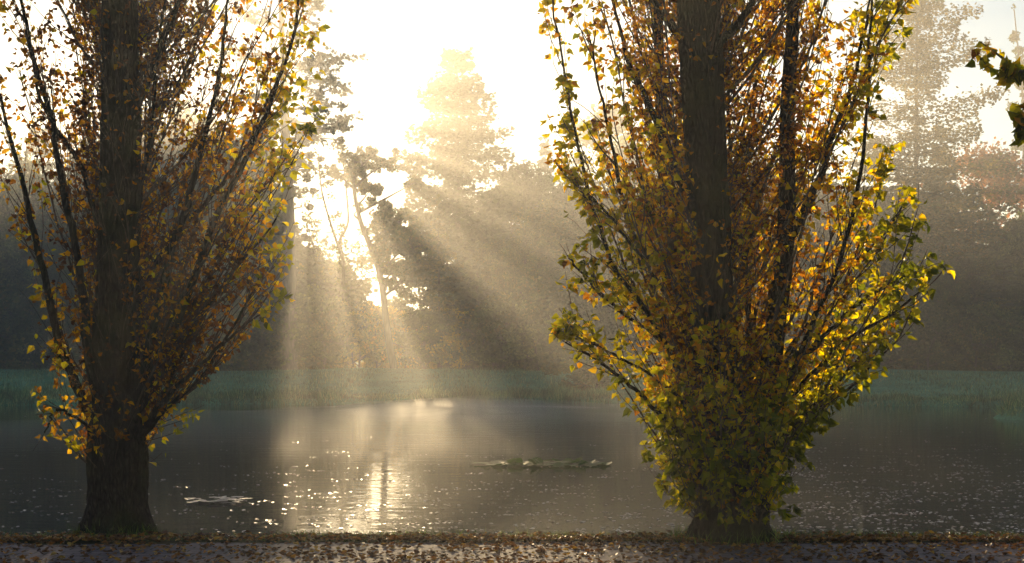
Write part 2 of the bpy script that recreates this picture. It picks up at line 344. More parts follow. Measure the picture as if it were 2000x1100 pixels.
def poplar(name, label, base, trunk_px, trunk_r, limb_px, env, n_rand, leaf_gain, tintf, seed, stems=(), base_shoots=2.0, bare=.8, bare_z=1.3, low=.22, nshoot=7.0):
    """env: rows (py, left px, right px); trunk and limbs are given as photo pixels at the tree's own distance"""
    global rng
    rng = np.random.default_rng(seed)
    Y0 = base[1]
    root = empty(name, base); tag(root, label, 'tree')
    loc = lambda p: at(p[0], p[1], Y0) + np.array([0, p[2] if len(p) > 2 else 0, 0]) - base
    ez = np.array([CH + (HZ - e[0]) / F * Y0 for e in env])[::-1]
    el = np.array([(e[1] - 1000) / F * Y0 - base[0] for e in env])[::-1]
    er = np.array([(e[2] - 1000) / F * Y0 - base[0] for e in env])[::-1]
    o_ = np.argsort(ez); ez, el, er = ez[o_], el[o_], er[o_]
    def envr(z):
        return np.interp(z, ez, el), np.interp(z, ez, er)
    def inside(P, m=1.0):
        l, r = envr(P[:, 2]); c = (l + r) / 2; h = np.maximum((r - l) / 2, .02)
        return ((P[:, 0] - c) / h) ** 2 + (P[:, 1] / (h * 0.95)) ** 2 < m
    # trunk with buttressed, furrowed skin
    tb = MB()
    T = curve([loc(p) for p in trunk_px], 70); tz = T[:, 2]
    R = np.interp(np.linspace(0, 1, 70), np.linspace(0, 1, len(trunk_r)), trunk_r)
    def furrow(Pc, Rc, sides, amp):
        th = np.linspace(0, 2 * np.pi, sides, endpoint=False)
        ph = rng.uniform(0, 6.3, 6)
        rr = np.ones((len(Pc), sides))
        for k, kk in enumerate((3, 5, 8, 13, 19, 27)):
            rr += amp * (0.9 ** k) * np.sin(kk * th[None] + ph[k] + (0.7 + .3 * k) * np.sin(Pc[:, 2:3] * (1.5 + .8 * k) + ph[-k]))
        flare = np.exp(-np.maximum(Pc[:, 2], 0) / 0.16)[:, None]
        rr += flare * 0.26 * (0.55 + 0.6 * np.sin(5 * th[None] + ph[1]))
        rr += 0.02 * rng.standard_normal(rr.shape)
        V = Pc[:, None] + np.stack([np.cos(th)[None] * rr * Rc[:, None], np.sin(th)[None] * rr * Rc[:, None], np.zeros_like(rr)], -1)
        n = len(Pc); i = np.arange(n - 1)[:, None]; j = np.arange(sides)[None]; k = (j + 1) % sides
        tb.add(V.reshape(-1, 3), np.stack([i * sides + j, i * sides + k, (i + 1) * sides + k, (i + 1) * sides + j], -1).reshape(-1, 4))
    furrow(T, R, 96, 0.036)
    tb.build('trunk', M['poplar_bark'], root, smooth=True)
    limbs = []
    for pts, r0 in stems:
        tb = MB(); P = curve([loc(p) for p in pts], 50); Rr = np.linspace(r0, r0 * 0.35, 50)
        furrow(P, Rr, 32, 0.035); tb.build('limb', M['poplar_bark'], root, smooth=True); limbs.append((P, Rr, 1.2))
    for pts, r0 in limb_px:
        P = curve([loc(p) for p in pts], 30); P += 0.012 * np.cumsum(rng.standard_normal(P.shape), 0) * np.array([1, 1, .3])
        Rr = np.linspace(r0, 0.007, 30)
        b = MB(); b.tube(P, Rr, 9, rough=0.05); b.build('limb', M['poplar_bark'], root, smooth=True)
        limbs.append((P, Rr, 1.0))
    tw = MB(); lf = MB()
    # many slender upright limbs off the trunk
    zmax = T[-1, 2]
    for k in range(n_rand):
        z0 = low + (zmax * 0.62) * rng.random() ** 1.5
        i0 = np.argmin(abs(tz - z0)); s = T[i0].copy()
        ph = rng.uniform(0, 2 * np.pi)
        z1 = min(z0 + rng.uniform(1.1, 3.4), zmax * 0.98)
        if math.sin(ph) < -.35 and z1 > 1.9 and rng.random() < bare: ph = -ph
        l, r = envr(z1); h = (r - l) / 2; c = (l + r) / 2
        rad = rng.uniform(0.3, 1.0) ** .6
        e = np.array([c + h * rad * math.cos(ph), h * 0.95 * rad * math.sin(ph), z1])
        mid = s * 0.45 + e * 0.55 + np.array([0, 0, -0.12 * (z1 - z0)])
        q1 = s * 0.8 + mid * 0.2 + np.array([0, 0, -.03])
        P = curve([s, q1, mid, e], 22); P += 0.012 * np.cumsum(rng.standard_normal(P.shape), 0) * np.array([1, 1, .3])
        r0 = rng.uniform(0.010, 0.028); Rr = np.linspace(r0, 0.004, 22)
        tw.tube(P, Rr, 6); limbs.append((P, Rr, 1.0))
    LP, LD, LN, LS, LT, LFo = [], [], [], [], [], []
    def shoot(p, d, ln, r, dens=1.0):
        n = max(5, int(ln / 0.09)); d = unit(d)
        P = [p]; dd = d.copy()
        for q in range(n):
            dd = unit(dd + np.array([0, 0, 0.07]) + 0.10 * rng.standard_normal(3)); P.append(P[-1] + dd * ln / n)
        P = np.array(P)
        l, rr_ = envr(P[:, 2])
        ok = inside(P, 1.12); m = len(P) if ok.all() else max(3, int(np.argmin(ok)))
        P = P[:m]
        if len(P) < 3: return
        tw.tube(P, np.linspace(r, 0.0018, len(P)), 4, cap=False)
        nl = rng.poisson(dens * leaf_gain * ln * 34 * len(P) / (n + 1))
        if nl == 0: return
        nn = max(2, int(ln * 11)); nodes = rng.random(nn) ** .7; t = nodes[rng.integers(0, nn, nl)] + rng.normal(0, .018, nl)
        t = np.clip(t, 0, 1) * (len(P) - 1.01); i = t.astype(int); u = (t - i)[:, None]
        Q = P[i] * (1 - u) + P[i + 1] * u
        tang = unit(P[np.minimum(i + 1, len(P) - 1)] - P[i])
        out = unit(np.cross(tang, rng.standard_normal((nl, 3))))
        pet = unit(out + 0.5 * tang)
        Q = Q + pet * rng.uniform(0.015, 0.055, nl)[:, None]
        D = unit(pet * 0.7 + np.array([0, 0, -0.55]) + 0.45 * rng.standard_normal((nl, 3)))
        LP.append(Q); LD.append(D); LN.append(unit(rng.standard_normal((nl, 3)) + np.array([0, -.35, .25])))
        z = Q[:, 2]; l, r2 = envr(z); c = (l + r2) / 2; h = np.maximum((r2 - l) / 2, .05)
        rho = np.sqrt(((Q[:, 0] - c) / h) ** 2 + (Q[:, 1] / (h * .95)) ** 2)
        xr = (Q[:, 0] - c) / h
        tn = tintf(z, rho, xr, rng.standard_normal(nl) + 0.8 * rng.standard_normal())
        LT.append(tn)
        # dry leaves are smaller and curled, fresh outer ones larger
        LS.append((0.033 + .046 * rng.random(nl) ** 1.5) * (1.18 - 0.45 * np.clip(tn, 0, 1)) * (0.8 + 0.35 * np.clip(rho, 0, 1.1)))
        LFo.append(0.3 + 4.0 * np.clip(tn - .4, 0, 1) * rng.random(nl) + 1.3 * rng.random(nl))
    for P, Rr, dn in limbs:
        ln = np.linalg.norm(np.diff(P, axis=0), axis=1).sum()
        for q in range(int(ln * nshoot * dn)):
            t = rng.uniform(0.12, 1.0); i = min(int(t * (len(P) - 1)), len(P) - 2)
            tang = unit(P[i + 1] - P[i]); p = P[i] + tang * 0
            rad = np.array([P[i][0] - T[min(i, 69)][0] * 0, P[i][1], 0]); rad = unit(rad + 0.4 * rng.standard_normal(3))
            d = tang * 1.0 + rad * rng.uniform(0.1, 0.65) + 0.35 * rng.standard_normal(3) * np.array([1, 1, .3]) + np.array([0, 0, .25])
            shoot(p, d, rng.uniform(0.25, 0.95), rng.uniform(0.0035, 0.0065))
        shoot(P[-1], P[-1] - P[-3], rng.uniform(.25, .5), 0.0045, 1.3)
    # water shoots straight off the trunk
    for q in range(int(n_rand * base_shoots)):
        z0 = low * .8 + rng.random() ** 1.7 * (zmax - 1.0); i0 = np.argmin(abs(tz - z0)); ph = rng.uniform(0, 6.283)
        if math.sin(ph) < -.1 and z0 > bare_z and rng.random() < bare: continue
        rd = np.array([math.cos(ph), math.sin(ph), 0]); p = T[i0] + rd * R[i0] * 0.95
        l, r = envr(z0 + .25)
        if (l > p[0]) or (r < p[0]): continue
        shoot(p, rd * rng.uniform(.3, 1.3) + np.array([0, 0, 1.0]), rng.uniform(.3, 1.15), 0.004, 0.9)
    LP = np.concatenate(LP); LD = np.concatenate(LD); LN = np.concatenate(LN); LS = np.concatenate(LS); LT = np.concatenate(LT); LFo = np.concatenate(LFo)
    k = inside(LP, 1.18)
    ti = np.clip(np.searchsorted(np.sort(tz), LP[:, 2]), 0, len(T) - 1)       # keep the main trunk in view
    hide = (abs(LP[:, 0] - T[ti, 0]) < R[ti] * 1.0) & (LP[:, 1] < T[ti, 1]) & (LP[:, 2] > bare_z) & (rng.random(len(LP)) < bare * .85)
    k &= ~hide
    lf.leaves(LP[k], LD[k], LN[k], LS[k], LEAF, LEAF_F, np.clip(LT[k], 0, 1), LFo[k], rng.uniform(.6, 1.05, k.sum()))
    print(name, 'leaves', k.sum())
    tw.build('twigs', M['twig'], root)
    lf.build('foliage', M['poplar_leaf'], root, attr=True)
    return root

YL = 12.35
baseL = at(233, 1040, YL); baseL[2] = -0.02
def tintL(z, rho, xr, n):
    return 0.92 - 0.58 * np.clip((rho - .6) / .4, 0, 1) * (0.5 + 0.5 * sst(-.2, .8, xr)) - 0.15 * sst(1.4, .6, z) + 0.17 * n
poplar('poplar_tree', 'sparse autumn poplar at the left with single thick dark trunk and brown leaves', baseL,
    [(233, 1050), (231, 985), (230, 900), (230, 800), (228, 650), (232, 500), (237, 300), (236, 100), (235, -150), (240, -500), (250, -800)],
    [0.285, 0.235, 0.245, 0.22, 0.19, 0.172, 0.16, 0.15, 0.14, 0.10, 0.04],
    [([(200, 860, -.05), (150, 730, -.1), (118, 610, -.12), (72, 420, -.1), (20, 250, 0), (-20, 60, 0)], .05),
     ([(212, 830, -.1), (188, 690, -.2), (168, 500, -.25), (125, 280, -.3), (70, 60, -.3), (40, -200, -.3)], .048),
     ([(250, 330, 0), (290, 190, -.1), (345, 80, -.1), (390, -30, -.1), (430, -260, 0)], .055),
     ([(262, 830, -.1), (308, 700, -.2), (345, 500, -.2), (400, 340, -.2), (440, 150, -.2), (462, -60, -.1)], .055),
     ([(272, 865, -.1), (345, 775, -.15), (440, 690, -.1), (525, 620, 0)], .032),
     ([(262, 800, 0), (335, 640, .1), (415, 430, .1), (490, 260, .1), (560, 70, .1), (590, -120, .1)], .042),
     ([(245, 760, -.2), (268, 560, -.3), (305, 380, -.3), (330, 160, -.3), (345, -150, -.2)], .038),
     ([(268, 870, -.05), (330, 800, 0), (390, 735, .05), (440, 640, .1), (505, 530, .1)], .026),
     ([(270, 850, .1), (320, 770, .2), (370, 660, .25), (450, 540, .3), (540, 420, .3)], .03),
     ([(262, 840, -.15), (300, 760, -.3), (350, 650, -.4), (400, 560, -.45), (470, 440, -.45)], .026),
     ([(240, 640, .1), (330, 470, .2), (450, 330, .3), (520, 180, .3)], .035),
     ([(215, 500, 0), (160, 330, .1), (90, 190, .2), (60, 20, .2)], .03),
     ([(205, 870, -.1), (150, 800, -.15), (112, 840, -.2)], .015)],
    [(1040, 180, 290), (930, 150, 306), (880, 86, 310), (850, 86, 330), (800, 95, 395), (740, 85, 470), (660, 85, 545), (600, 78, 545), (550, 45, 572), (470, 0, 560), (400, 5, 556), (300, -15, 585), (200, -40, 605), (100, -50, 612), (0, -60, 615), (-300, -30, 560), (-600, 80, 430), (-850, 200, 290)],
    94, 0.56, tintL, 21, low=.72, nshoot=10.0)

YR = 11.85
baseR = at(1428, 1056, YR); baseR[2] = -0.02
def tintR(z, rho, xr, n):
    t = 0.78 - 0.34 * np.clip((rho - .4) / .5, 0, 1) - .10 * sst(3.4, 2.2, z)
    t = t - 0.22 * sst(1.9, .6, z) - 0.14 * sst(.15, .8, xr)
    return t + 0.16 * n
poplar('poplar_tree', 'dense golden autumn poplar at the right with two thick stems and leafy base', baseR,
    [(1425, 1068), (1422, 990), (1412, 900), (1400, 780), (1392, 640), (1388, 480), (1380, 320), (1370, 150), (1362, 0), (1355, -250), (1350, -500), (1350, -800)],
    [0.32, 0.25, 0.24, 0.20, 0.175, 0.16, 0.16, 0.172, 0.172, 0.14, 0.09, 0.04],
    [([(1360, 800, -.1), (1290, 640, -.2), (1210, 500, -.2), (1150, 300, -.1), (1110, 120, 0), (1090, -80, 0)], .022),
     ([(1362, 480, -.1), (1335, 380, -.15), (1270, 250, -.1), (1200, 120, 0), (1150, -60, 0)], .05),
     ([(1345, 110, -.05), (1290, 30, -.1), (1255, -80, -.1)], .055),
     ([(1395, 130, -.1), (1440, 30, -.2), (1470, -90, -.2)], .05),
     ([(1480, 860, -.1), (1560, 690, -.2), (1640, 500, -.2), (1690, 300, -.1), (1715, 80, 0), (1725, -150, 0)], .026),
     ([(1530, 690, -.2), (1570, 688, -.22), (1610, 650, -.2), (1680, 590, -.15), (1770, 540, 0)], .028),
     ([(1470, 900, -.1), (1560, 820, -.1), (1640, 740, 0), (1720, 650, .1)], .028),
     ([(1370, 900, -.1), (1290, 800, -.15), (1210, 720, -.1), (1130, 660, 0)], .026),
     ([(1540, 480, 0), (1610, 340, .1), (1660, 160, .2), (1700, -40, .2)], .042),
     ([(1385, 700, .1), (1330, 560, .2), (1255, 430, .3), (1200, 250, .3), (1160, 60, .3)], .03),
     ([(1390, 900, -.1), (1300, 770, -.2), (1200, 695, -.15), (1118, 645, -.1)], .016),
     ([(1380, 820, .1), (1280, 660, .1), (1175, 570, .15), (1118, 500, .2)], .016),
     ([(1480, 840, -.1), (1600, 700, -.15), (1710, 625, -.1), (1800, 565, 0)], .016),
     ([(1480, 920, .1), (1580, 810, .15), (1680, 735, .2), (1755, 665, .2)], .016),
     ([(1500, 760, .1), (1610, 600, .2), (1720, 480, .2), (1790, 400, .2)], .018),
     ([(1375, 740, -.1), (1290, 560, -.1), (1190, 420, -.1), (1110, 330, 0)], .018),
     ([(1470, 800, .2), (1480, 560, .3), (1470, 300, .35), (1480, 60, .35)], .035)],
    [(1060, 1350, 1505), (1000, 1310, 1560), (950, 1275, 1612), (900, 1262, 1606), (850, 1258, 1610), (800, 1225, 1640), (740, 1165, 1700), (680, 1104, 1768), (600, 1110, 1790), (540, 1112, 1832), (450, 1150, 1806), (380, 1095, 1790), (300, 1088, 1770), (200, 1095, 1775), (120, 1085, 1800), (0, 1082, 1815), (-200, 1100, 1800), (-500, 1200, 1650), (-850, 1330, 1400)],
    120, 0.95, tintR, 33,
    base_shoots=5.0, bare=.9, bare_z=1.85, stems=[([(1470, 1052, -.02), (1480, 960, .0), (1495, 820, .05), (1520, 640, .12), (1545, 430, .18), (1548, 220, .22), (1560, 0, .25), (1562, -300, .25)], .115),
           ([(1395, 1050, .1), (1380, 900, .15), (1350, 700, .2), (1325, 480, .25), (1300, 250, .25), (1290, 0, .2), (1285, -250, .2)], .085)])
rng = np.random.default_rng(77)

# ------------------------------------------------------------------ far trees
TRI = [(0, -.1, 0), (-.5, .35, .08), (0, 1, 0), (.5, .35, .08)]
TRI_F = [[0, 3, 2, 1]]
def clump(mb, c, rad, n, size, flat=0.75):
    c = np.asarray(c, float)
    d = unit(rng.standard_normal((n, 3))); r = rng.random(n) ** 0.45
    P = c + d * r[:, None] * np.asarray(rad) * np.array([1, 1, flat])
    D = unit(rng.standard_normal((n, 3)) + 0.5 * d)
    mb.leaves(P, D, rng.standard_normal((n, 3)), size * rng.uniform(.6, 1.3, n), TRI, TRI_F)

def broadleaf_meshes(h, w, trunk_pts=None, r0=0.28, crown0=0.3, nl=9, dens=1.0, leafsize=0.30, gap=0.12, skew=0.0, leaf='green_leaf'):
    """trunk + limbs mesh and leaf crown mesh, base at origin"""
    tb = MB(); cb = MB()
    T = curve(trunk_pts if trunk_pts is not None else [(0, 0, -.3), (rng.normal(0, .2), rng.normal(0, .2), h * .3), (rng.normal(0, .5), rng.normal(0, .4), h * .62), (rng.normal(0, .5), rng.normal(0, .3), h * .92)], 26)
    tb.tube(T, np.linspace(r0, 0.05, 26) ** 1.0, 8, rough=.06)
    ends = []
    for k in range(nl):
        f = crown0 + (1 - crown0) * (k + rng.random()) / nl * 0.95
        i = min(int(f * 25), 24); s = T[i]; ph = k * 2.4 + rng.uniform(-.5, .5)
        prof = math.sin(math.pi * min(1, (f - crown0) / (1 - crown0) * 0.86 + 0.16)) ** 0.7
        L = w / 2 * prof * rng.uniform(.7, 1.12)
        e = s + np.array([math.cos(ph) * L + skew * L, math.sin(ph) * L, L * rng.uniform(.15, .6)])
        m = (s + e) / 2 + np.array([0, 0, .12 * L]) + rng.normal(0, .2, 3)
        P = curve([s, m, e], 10); tb.tube(P, np.linspace(max(.05, r0 * .42 * (1 - f * .6)), .02, 10), 5)
        for u in (4, 6, 8, 9):
            for q in range(2):
                c = P[u] + rng.normal(0, .35 + .12 * w / 8, 3) * (L / 3 + .3)
                ends.append((c, u)); tb.tube(np.array([P[u], (P[u] + c) / 2 + rng.normal(0, .1, 3), c]), [.03, .02, .01], 3, cap=False)
    ends.append((T[-1] + np.array([0, 0, .3]), 9)); ends.append((T[-3], 9))
    for c, u in ends:
        if rng.random() < gap: continue
        rr = w * rng.uniform(.05, .16)
        n = int(dens * 90 * (rr / .8) ** 2 * (.3 / leafsize) ** 2 * .8)
        clump(cb, c, rr, max(n, 14), leafsize)
    return tb.mesh('trunk', True), cb.mesh('crown'), M['far_bark'], M[leaf]

def conifer_meshes(h, w, whorls=24, per=6, dens=1.0, z0=0.12, droop=-.15, r0=.3, irr=.3, size=.32, up=0.0, leaf='needle', tip=True, layered=1.0, power=.85):
    tb = MB(); cb = MB()
    T = curve([(0, 0, -.3), (rng.normal(0, .1), 0, h * .4), (rng.normal(0, .15), rng.normal(0, .1), h * .97)], 24)
    tb.tube(T, np.linspace(r0, .03, 24), 8, rough=.04)
    for k in range(whorls):
        f = z0 + (1 - z0) * ((k + .5 + rng.uniform(-.35, .35)) / whorls); c = np.array([np.interp(f, np.linspace(0, 1, 24), T[:, 0]), np.interp(f, np.linspace(0, 1, 24), T[:, 1]), f * h * .98])
        for q in range(per):
            ph = q * 6.283 / per + k * 1.1 + rng.uniform(-.4, .4)
            L = w / 2 * max(.04, (1 - f)) ** power * rng.uniform(1 - irr, 1 + irr * .6) * min(1, (f - z0) / .1 + .55)
            if rng.random() < irr * .25: continue
            dz = L * (droop + up * f + rng.normal(0, .10))
            d = np.array([math.cos(ph), math.sin(ph), 0])
            P = curve([c, c + d * L * .5 + np.array([0, 0, dz * .35]), c + d * L + np.array([0, 0, dz])], 8)
            tb.tube(P, np.linspace(.05 * (1 - f) + .02, .01, 8), 4, cap=False)
            n = int(dens * L * 26 * (.32 / size) ** 1.5) + 4
            t = rng.random(n) ** .8 * 6.9; i = t.astype(int); u = (t - i)[:, None]
            Q = P[i] * (1 - u) + P[i + 1] * u
            wd = .22 * L * (0.3 + .7 * np.sin(np.pi * np.clip(t / 7 * .9 + .05, 0, 1)))
            side = np.array([-d[1], d[0], 0])
            off = rng.uniform(-1, 1, n)
            Q = Q + side * (off * wd)[:, None] + np.stack([0 * off, 0 * off, rng.normal(0, .10 * layered, n) - .05 * abs(off)], -1)
            D = unit(d * .8 + side * off[:, None] * .9 + rng.standard_normal((n, 3)) * .35)
            cb.leaves(Q, D, unit(np.array([0, 0, 1.0]) + .6 * rng.standard_normal((n, 3))), size * rng.uniform(.7, 1.4, n), TRI, TRI_F)
    if tip: clump(cb, T[-1], .35, 16, size, 2.0)
    return tb.mesh('trunk', True), cb.mesh('crown'), M['far_bark'], M[leaf]

def plant(name, meshes, x, y, rz, sc, label, group=None, cat='tree'):
    tm, cm, mb_, ml = meshes
    if not tm.materials: tm.materials.append(mb_)
    if not cm.materials: cm.materials.append(ml)
    r = empty(name, (x, y, float(gz(x, y)) - .02), rz, sc); tag(r, label, cat, group)
    link('trunk' if cat == 'tree' else 'stems', tm, r); link('crown' if cat == 'tree' else 'foliage', cm, r)
    return r
def wx(px, Y): return (px - 1000) / F * Y
def hgt(px, py, Y): return float(at(px, py, Y)[2] - gz(wx(px, Y), Y))

# --- the trees that can be told apart
Y = 99; gb = float(gz(wx(770, Y), Y)); b0 = np.array([wx(772, Y), Y, gb])
tp = [at(772, 735, Y) - b0, at(757, 650, Y) - b0, at(744, 545, Y) - b0, at(722, 480, Y) - b0, at(702, 425, Y) - b0, at(690, 350, Y) - b0, at(700, 285, Y) - b0]
def reseed(k):
    global rng
    rng = np.random.default_rng(k)
def oak():
    reseed(301)
    tb = MB(); cb = MB()
    T = curve(tp, 30); tb.tube(T, np.linspace(.29, .08, 30), 9, rough=.05)
    thin = [(674, 310, 0, 12), (664, 344, 1, 7), (692, 352, 0, 12), (724, 300, 1, 12), (745, 316, 0, 11), (697, 402, 1, 8), (684, 300, 1, 9), (712, 296, 0, 10)]
    spec = [  # px, py, depth, radius px (clumps that make the uneven crown)
        (725, 306, 0, 14), (764, 322, -1, 15), (806, 352, 1, 16), (846, 394, 0, 12), (700, 326, 0, 20), (718, 368, 1, 25), (750, 408, 0, 27), (794, 450, -1, 31), (756, 436, 1, 32),
        (845, 474, 0, 26), (770, 482, -1, 40), (806, 492, 1, 38), (775, 530, 0, 30), (812, 530, 0, 26), (706, 318, 0, 16), (760, 550, 0, 16)]
    for px, py, dy, r in spec + thin:
        c = at(px, py, Y) + np.array([0, dy * 1.3, 0]) - b0; rr = r / F * Y
        i = int(np.argmin(np.linalg.norm(T - (c + np.array([0, 0, -1.2])), axis=1))); i = max(8, i)
        tb.tube(curve([T[i], (T[i] + c) / 2 + rng.normal(0, .25, 3), c], 8), np.linspace(.11, .03, 8), 5, cap=False)
        for q in range(7):
            cc = c + rng.normal(0, .48, 3) * rr; clump(cb, cc, rr * rng.uniform(.38, .62), int((50 if (px, py, dy, r) in thin else 170) * rr ** 1.3), .2)
            tb.tube(np.array([c, (c + cc) / 2 + rng.normal(0, .08, 3), cc]), [.03, .02, .01], 3, cap=False)
    # bare twigs low on the right
    for q in range(9):
        s = T[16]; e = at(rng.uniform(775, 815), rng.uniform(540, 600), Y) - b0 + rng.normal(0, .4, 3)
        tb.tube(curve([s, (s + e) / 2 + rng.normal(0, .3, 3), e], 6), np.linspace(.04, .012, 6), 4, cap=False)
    return tb.mesh('trunk', True), cb.mesh('crown'), M['far_bark'], M['oak_leaf']
plant('oak_tree', oak(), b0[0], b0[1], 0, 1, 'oak with a bending bare trunk and rounded crown standing in the sun shafts')

# Scots pine in front of the sun: bare trunk, few flat boughs
Y = 97; gb = float(gz(wx(566, Y), Y)); b1 = np.array([wx(566, Y), Y, gb])
def pine():
    reseed(302)
    tb = MB(); cb = MB()
    T = curve([at(566, 735, Y) - b1, at(566, 560, Y) - b1, at(563, 380, Y) - b1, at(556, 230, Y) - b1, at(552, 90, Y) - b1, at(545, -60, Y) - b1], 34)
    tb.tube(T, np.linspace(.56, .12, 34), 10, rough=.04)
    boughs = [((560, 300), (620, 330), (665, 350), .5), ((556, 215), (620, 215), (655, 228), -.6), ((553, 165), (610, 150), (640, 150), .5), ((556, 240), (600, 270), (650, 282), -.8), ((553, 130), (600, 128), (678, 98), .6), ((553, 150), (620, 125), (650, 115), 0),
              ((552, 100), (590, 80), (612, 45), -.6), ((556, 200), (630, 185), (672, 172), -.5), ((556, 235), (640, 240), (668, 222), .4), ((556, 250), (630, 255), (660, 245), 0),
              ((553, 120), (500, 100), (440, 95), .5), ((556, 200), (500, 190), (430, 200), 0), ((558, 270), (500, 270), (450, 290), -.5), ((560, 300), (510, 320), (470, 345), .5), ((552, 60), (510, 30), (470, 20), 0), ((550, 20), (590, 0), (620, -10), .5), ((548, -20), (520, -60), (480, -70), 0), ((548, -30), (580, -70), (600, -80), .3)]
    for px, py, rp, dy in ((588, 316, 10, 0), (580, 252, 9, 0), (588, 270, 9, 1), (576, 284, 11, -1), (570, 304, 12, 0), (596, 346, 10, 0), (570, 236, 10, 0), (580, 372, 12, 0), (600, 296, 7, 1), (606, 330, 6, -1), (612, 372, 7, 0), (627, 310, 4, 0), (648, 322, 4, 1), (604, 404, 7, 0), (662, 268, 4, 1), (577, 330, 20, 0), (586, 300, 13, -1), (562, 272, 16, 1), (545, 305, 18, 0), (540, 250, 18, 0), (548, 215, 15, 1), (530, 180, 18, 0), (520, 140, 18, 0), (555, 345, 18, 1), (520, 340, 18, 0)):
        c = at(px, py, Y) - b1 + np.array([0, dy, 0]); rr = rp / F * Y
        i = int(np.argmin(abs(T[:, 2] - c[2] + .3))); tb.tube(curve([T[i], (T[i] + c) / 2 + np.array([0, 0, .1]), c], 6), np.linspace(.08, .02, 6), 4, cap=False)
        for q in range(5): clump(cb, c + rng.normal(0, .45, 3) * rr * np.array([1, 1.2, .6]), rr * .6, 34, .2, .6)
    for a, m, e, dy in boughs:
        P = curve([at(*a, Y) - b1, at(*m, Y) - b1 + np.array([0, dy * 1.5, 0]), at(*e, Y) - b1 + np.array([0, dy * 3, 0])], 10)
        i = int(np.argmin(np.linalg.norm(T - P[0], axis=1))); P[0] = T[i]
        tb.tube(P, np.linspace(.09, .02, 10), 5, cap=False)
        for u in range(3, 10):
            for q in range(2):
                c = P[u] + rng.normal(0, 1, 3) * np.array([.45, .8, .22])
                tb.tube(np.array([P[u], (P[u] + c) / 2, c]), [.02, .015, .01], 3, cap=False)
                clump(cb, c, .42, 16, .26, .5)
    return tb.mesh('trunk', True), cb.mesh('crown'), M['far_bark'], M['needle']
plant('pine_tree', pine(), b1[0], b1[1], 0, 1, 'tall pine with flat sparse boughs directly in front of the low sun')

def single(name, kind, px, top, Y, label, w, **kw):
    x = wx(px, Y); h = hgt(px, top, Y); reseed(int(px * 7 + Y))
    f = conifer_meshes if kind == 'c' else broadleaf_meshes
    return plant(name, f(h, w, **kw), x, Y, 0, 1, label)
single('fir_tree', 'c', 893, 88, 112, 'tallest pale conifer with layered clumpy boughs right of the sun', 17.5, whorls=25, per=6, dens=1.5, z0=.25, droop=-.02, up=.22, irr=.4, size=.30, layered=2.0, power=.58, r0=.4)
single('larch_tree', 'c', 857, 425, 98, 'slim young larch with a thin straight trunk beside the bent oak', 5.6, whorls=16, per=5, dens=.75, z0=.28, droop=.0, irr=.4, size=.2, leaf='larch', r0=.11, power=.5)
single('larch_tree', 'c', 1790, -60, 101, 'tall open larch with wide see-through boughs right of the golden poplar', 14.5, whorls=38, per=4, dens=1.05, z0=.3, droop=-.06, up=.3, irr=.7, size=.2, leaf='larch', layered=2.6, power=.38, r0=.34)
single('spruce_tree', 'c', 1063, 262, 125, 'small pointed spruce in the mist right of the tallest conifer', 7.5, whorls=24, per=7, dens=1.3, z0=.05, size=.42)
single('broadleaf_tree', 'b', 1190, 190, 128, 'faint pale broadleaf tree fading in mist left of the golden poplar', 10, nl=14, dens=.8, leafsize=.36)
single('beech_tree', 'b', 1945, 265, 118, 'rust coloured beech with open crown at the right edge', 12, nl=14, dens=.55, leafsize=.30, leaf='rust_leaf', gap=.25)
single('poplar_tree', 'b', 1993, -40, 140, 'slender pale far-off poplar cut by the top right edge', 3.4, nl=26, dens=.6, leafsize=.3, crown0=.15)
single('yew_tree', 'c', 540, 392, 101, 'dark bushy yew closing the wood below the sun', 8.5, whorls=20, per=8, dens=1.8, z0=.0, size=.40, power=.5, irr=.3)
single('yew_tree', 'c', 603, 470, 104, 'dark low yew right of the bare pine trunk', 6.0, whorls=16, per=8, dens=1.6, z0=.0, size=.38, power=.5)
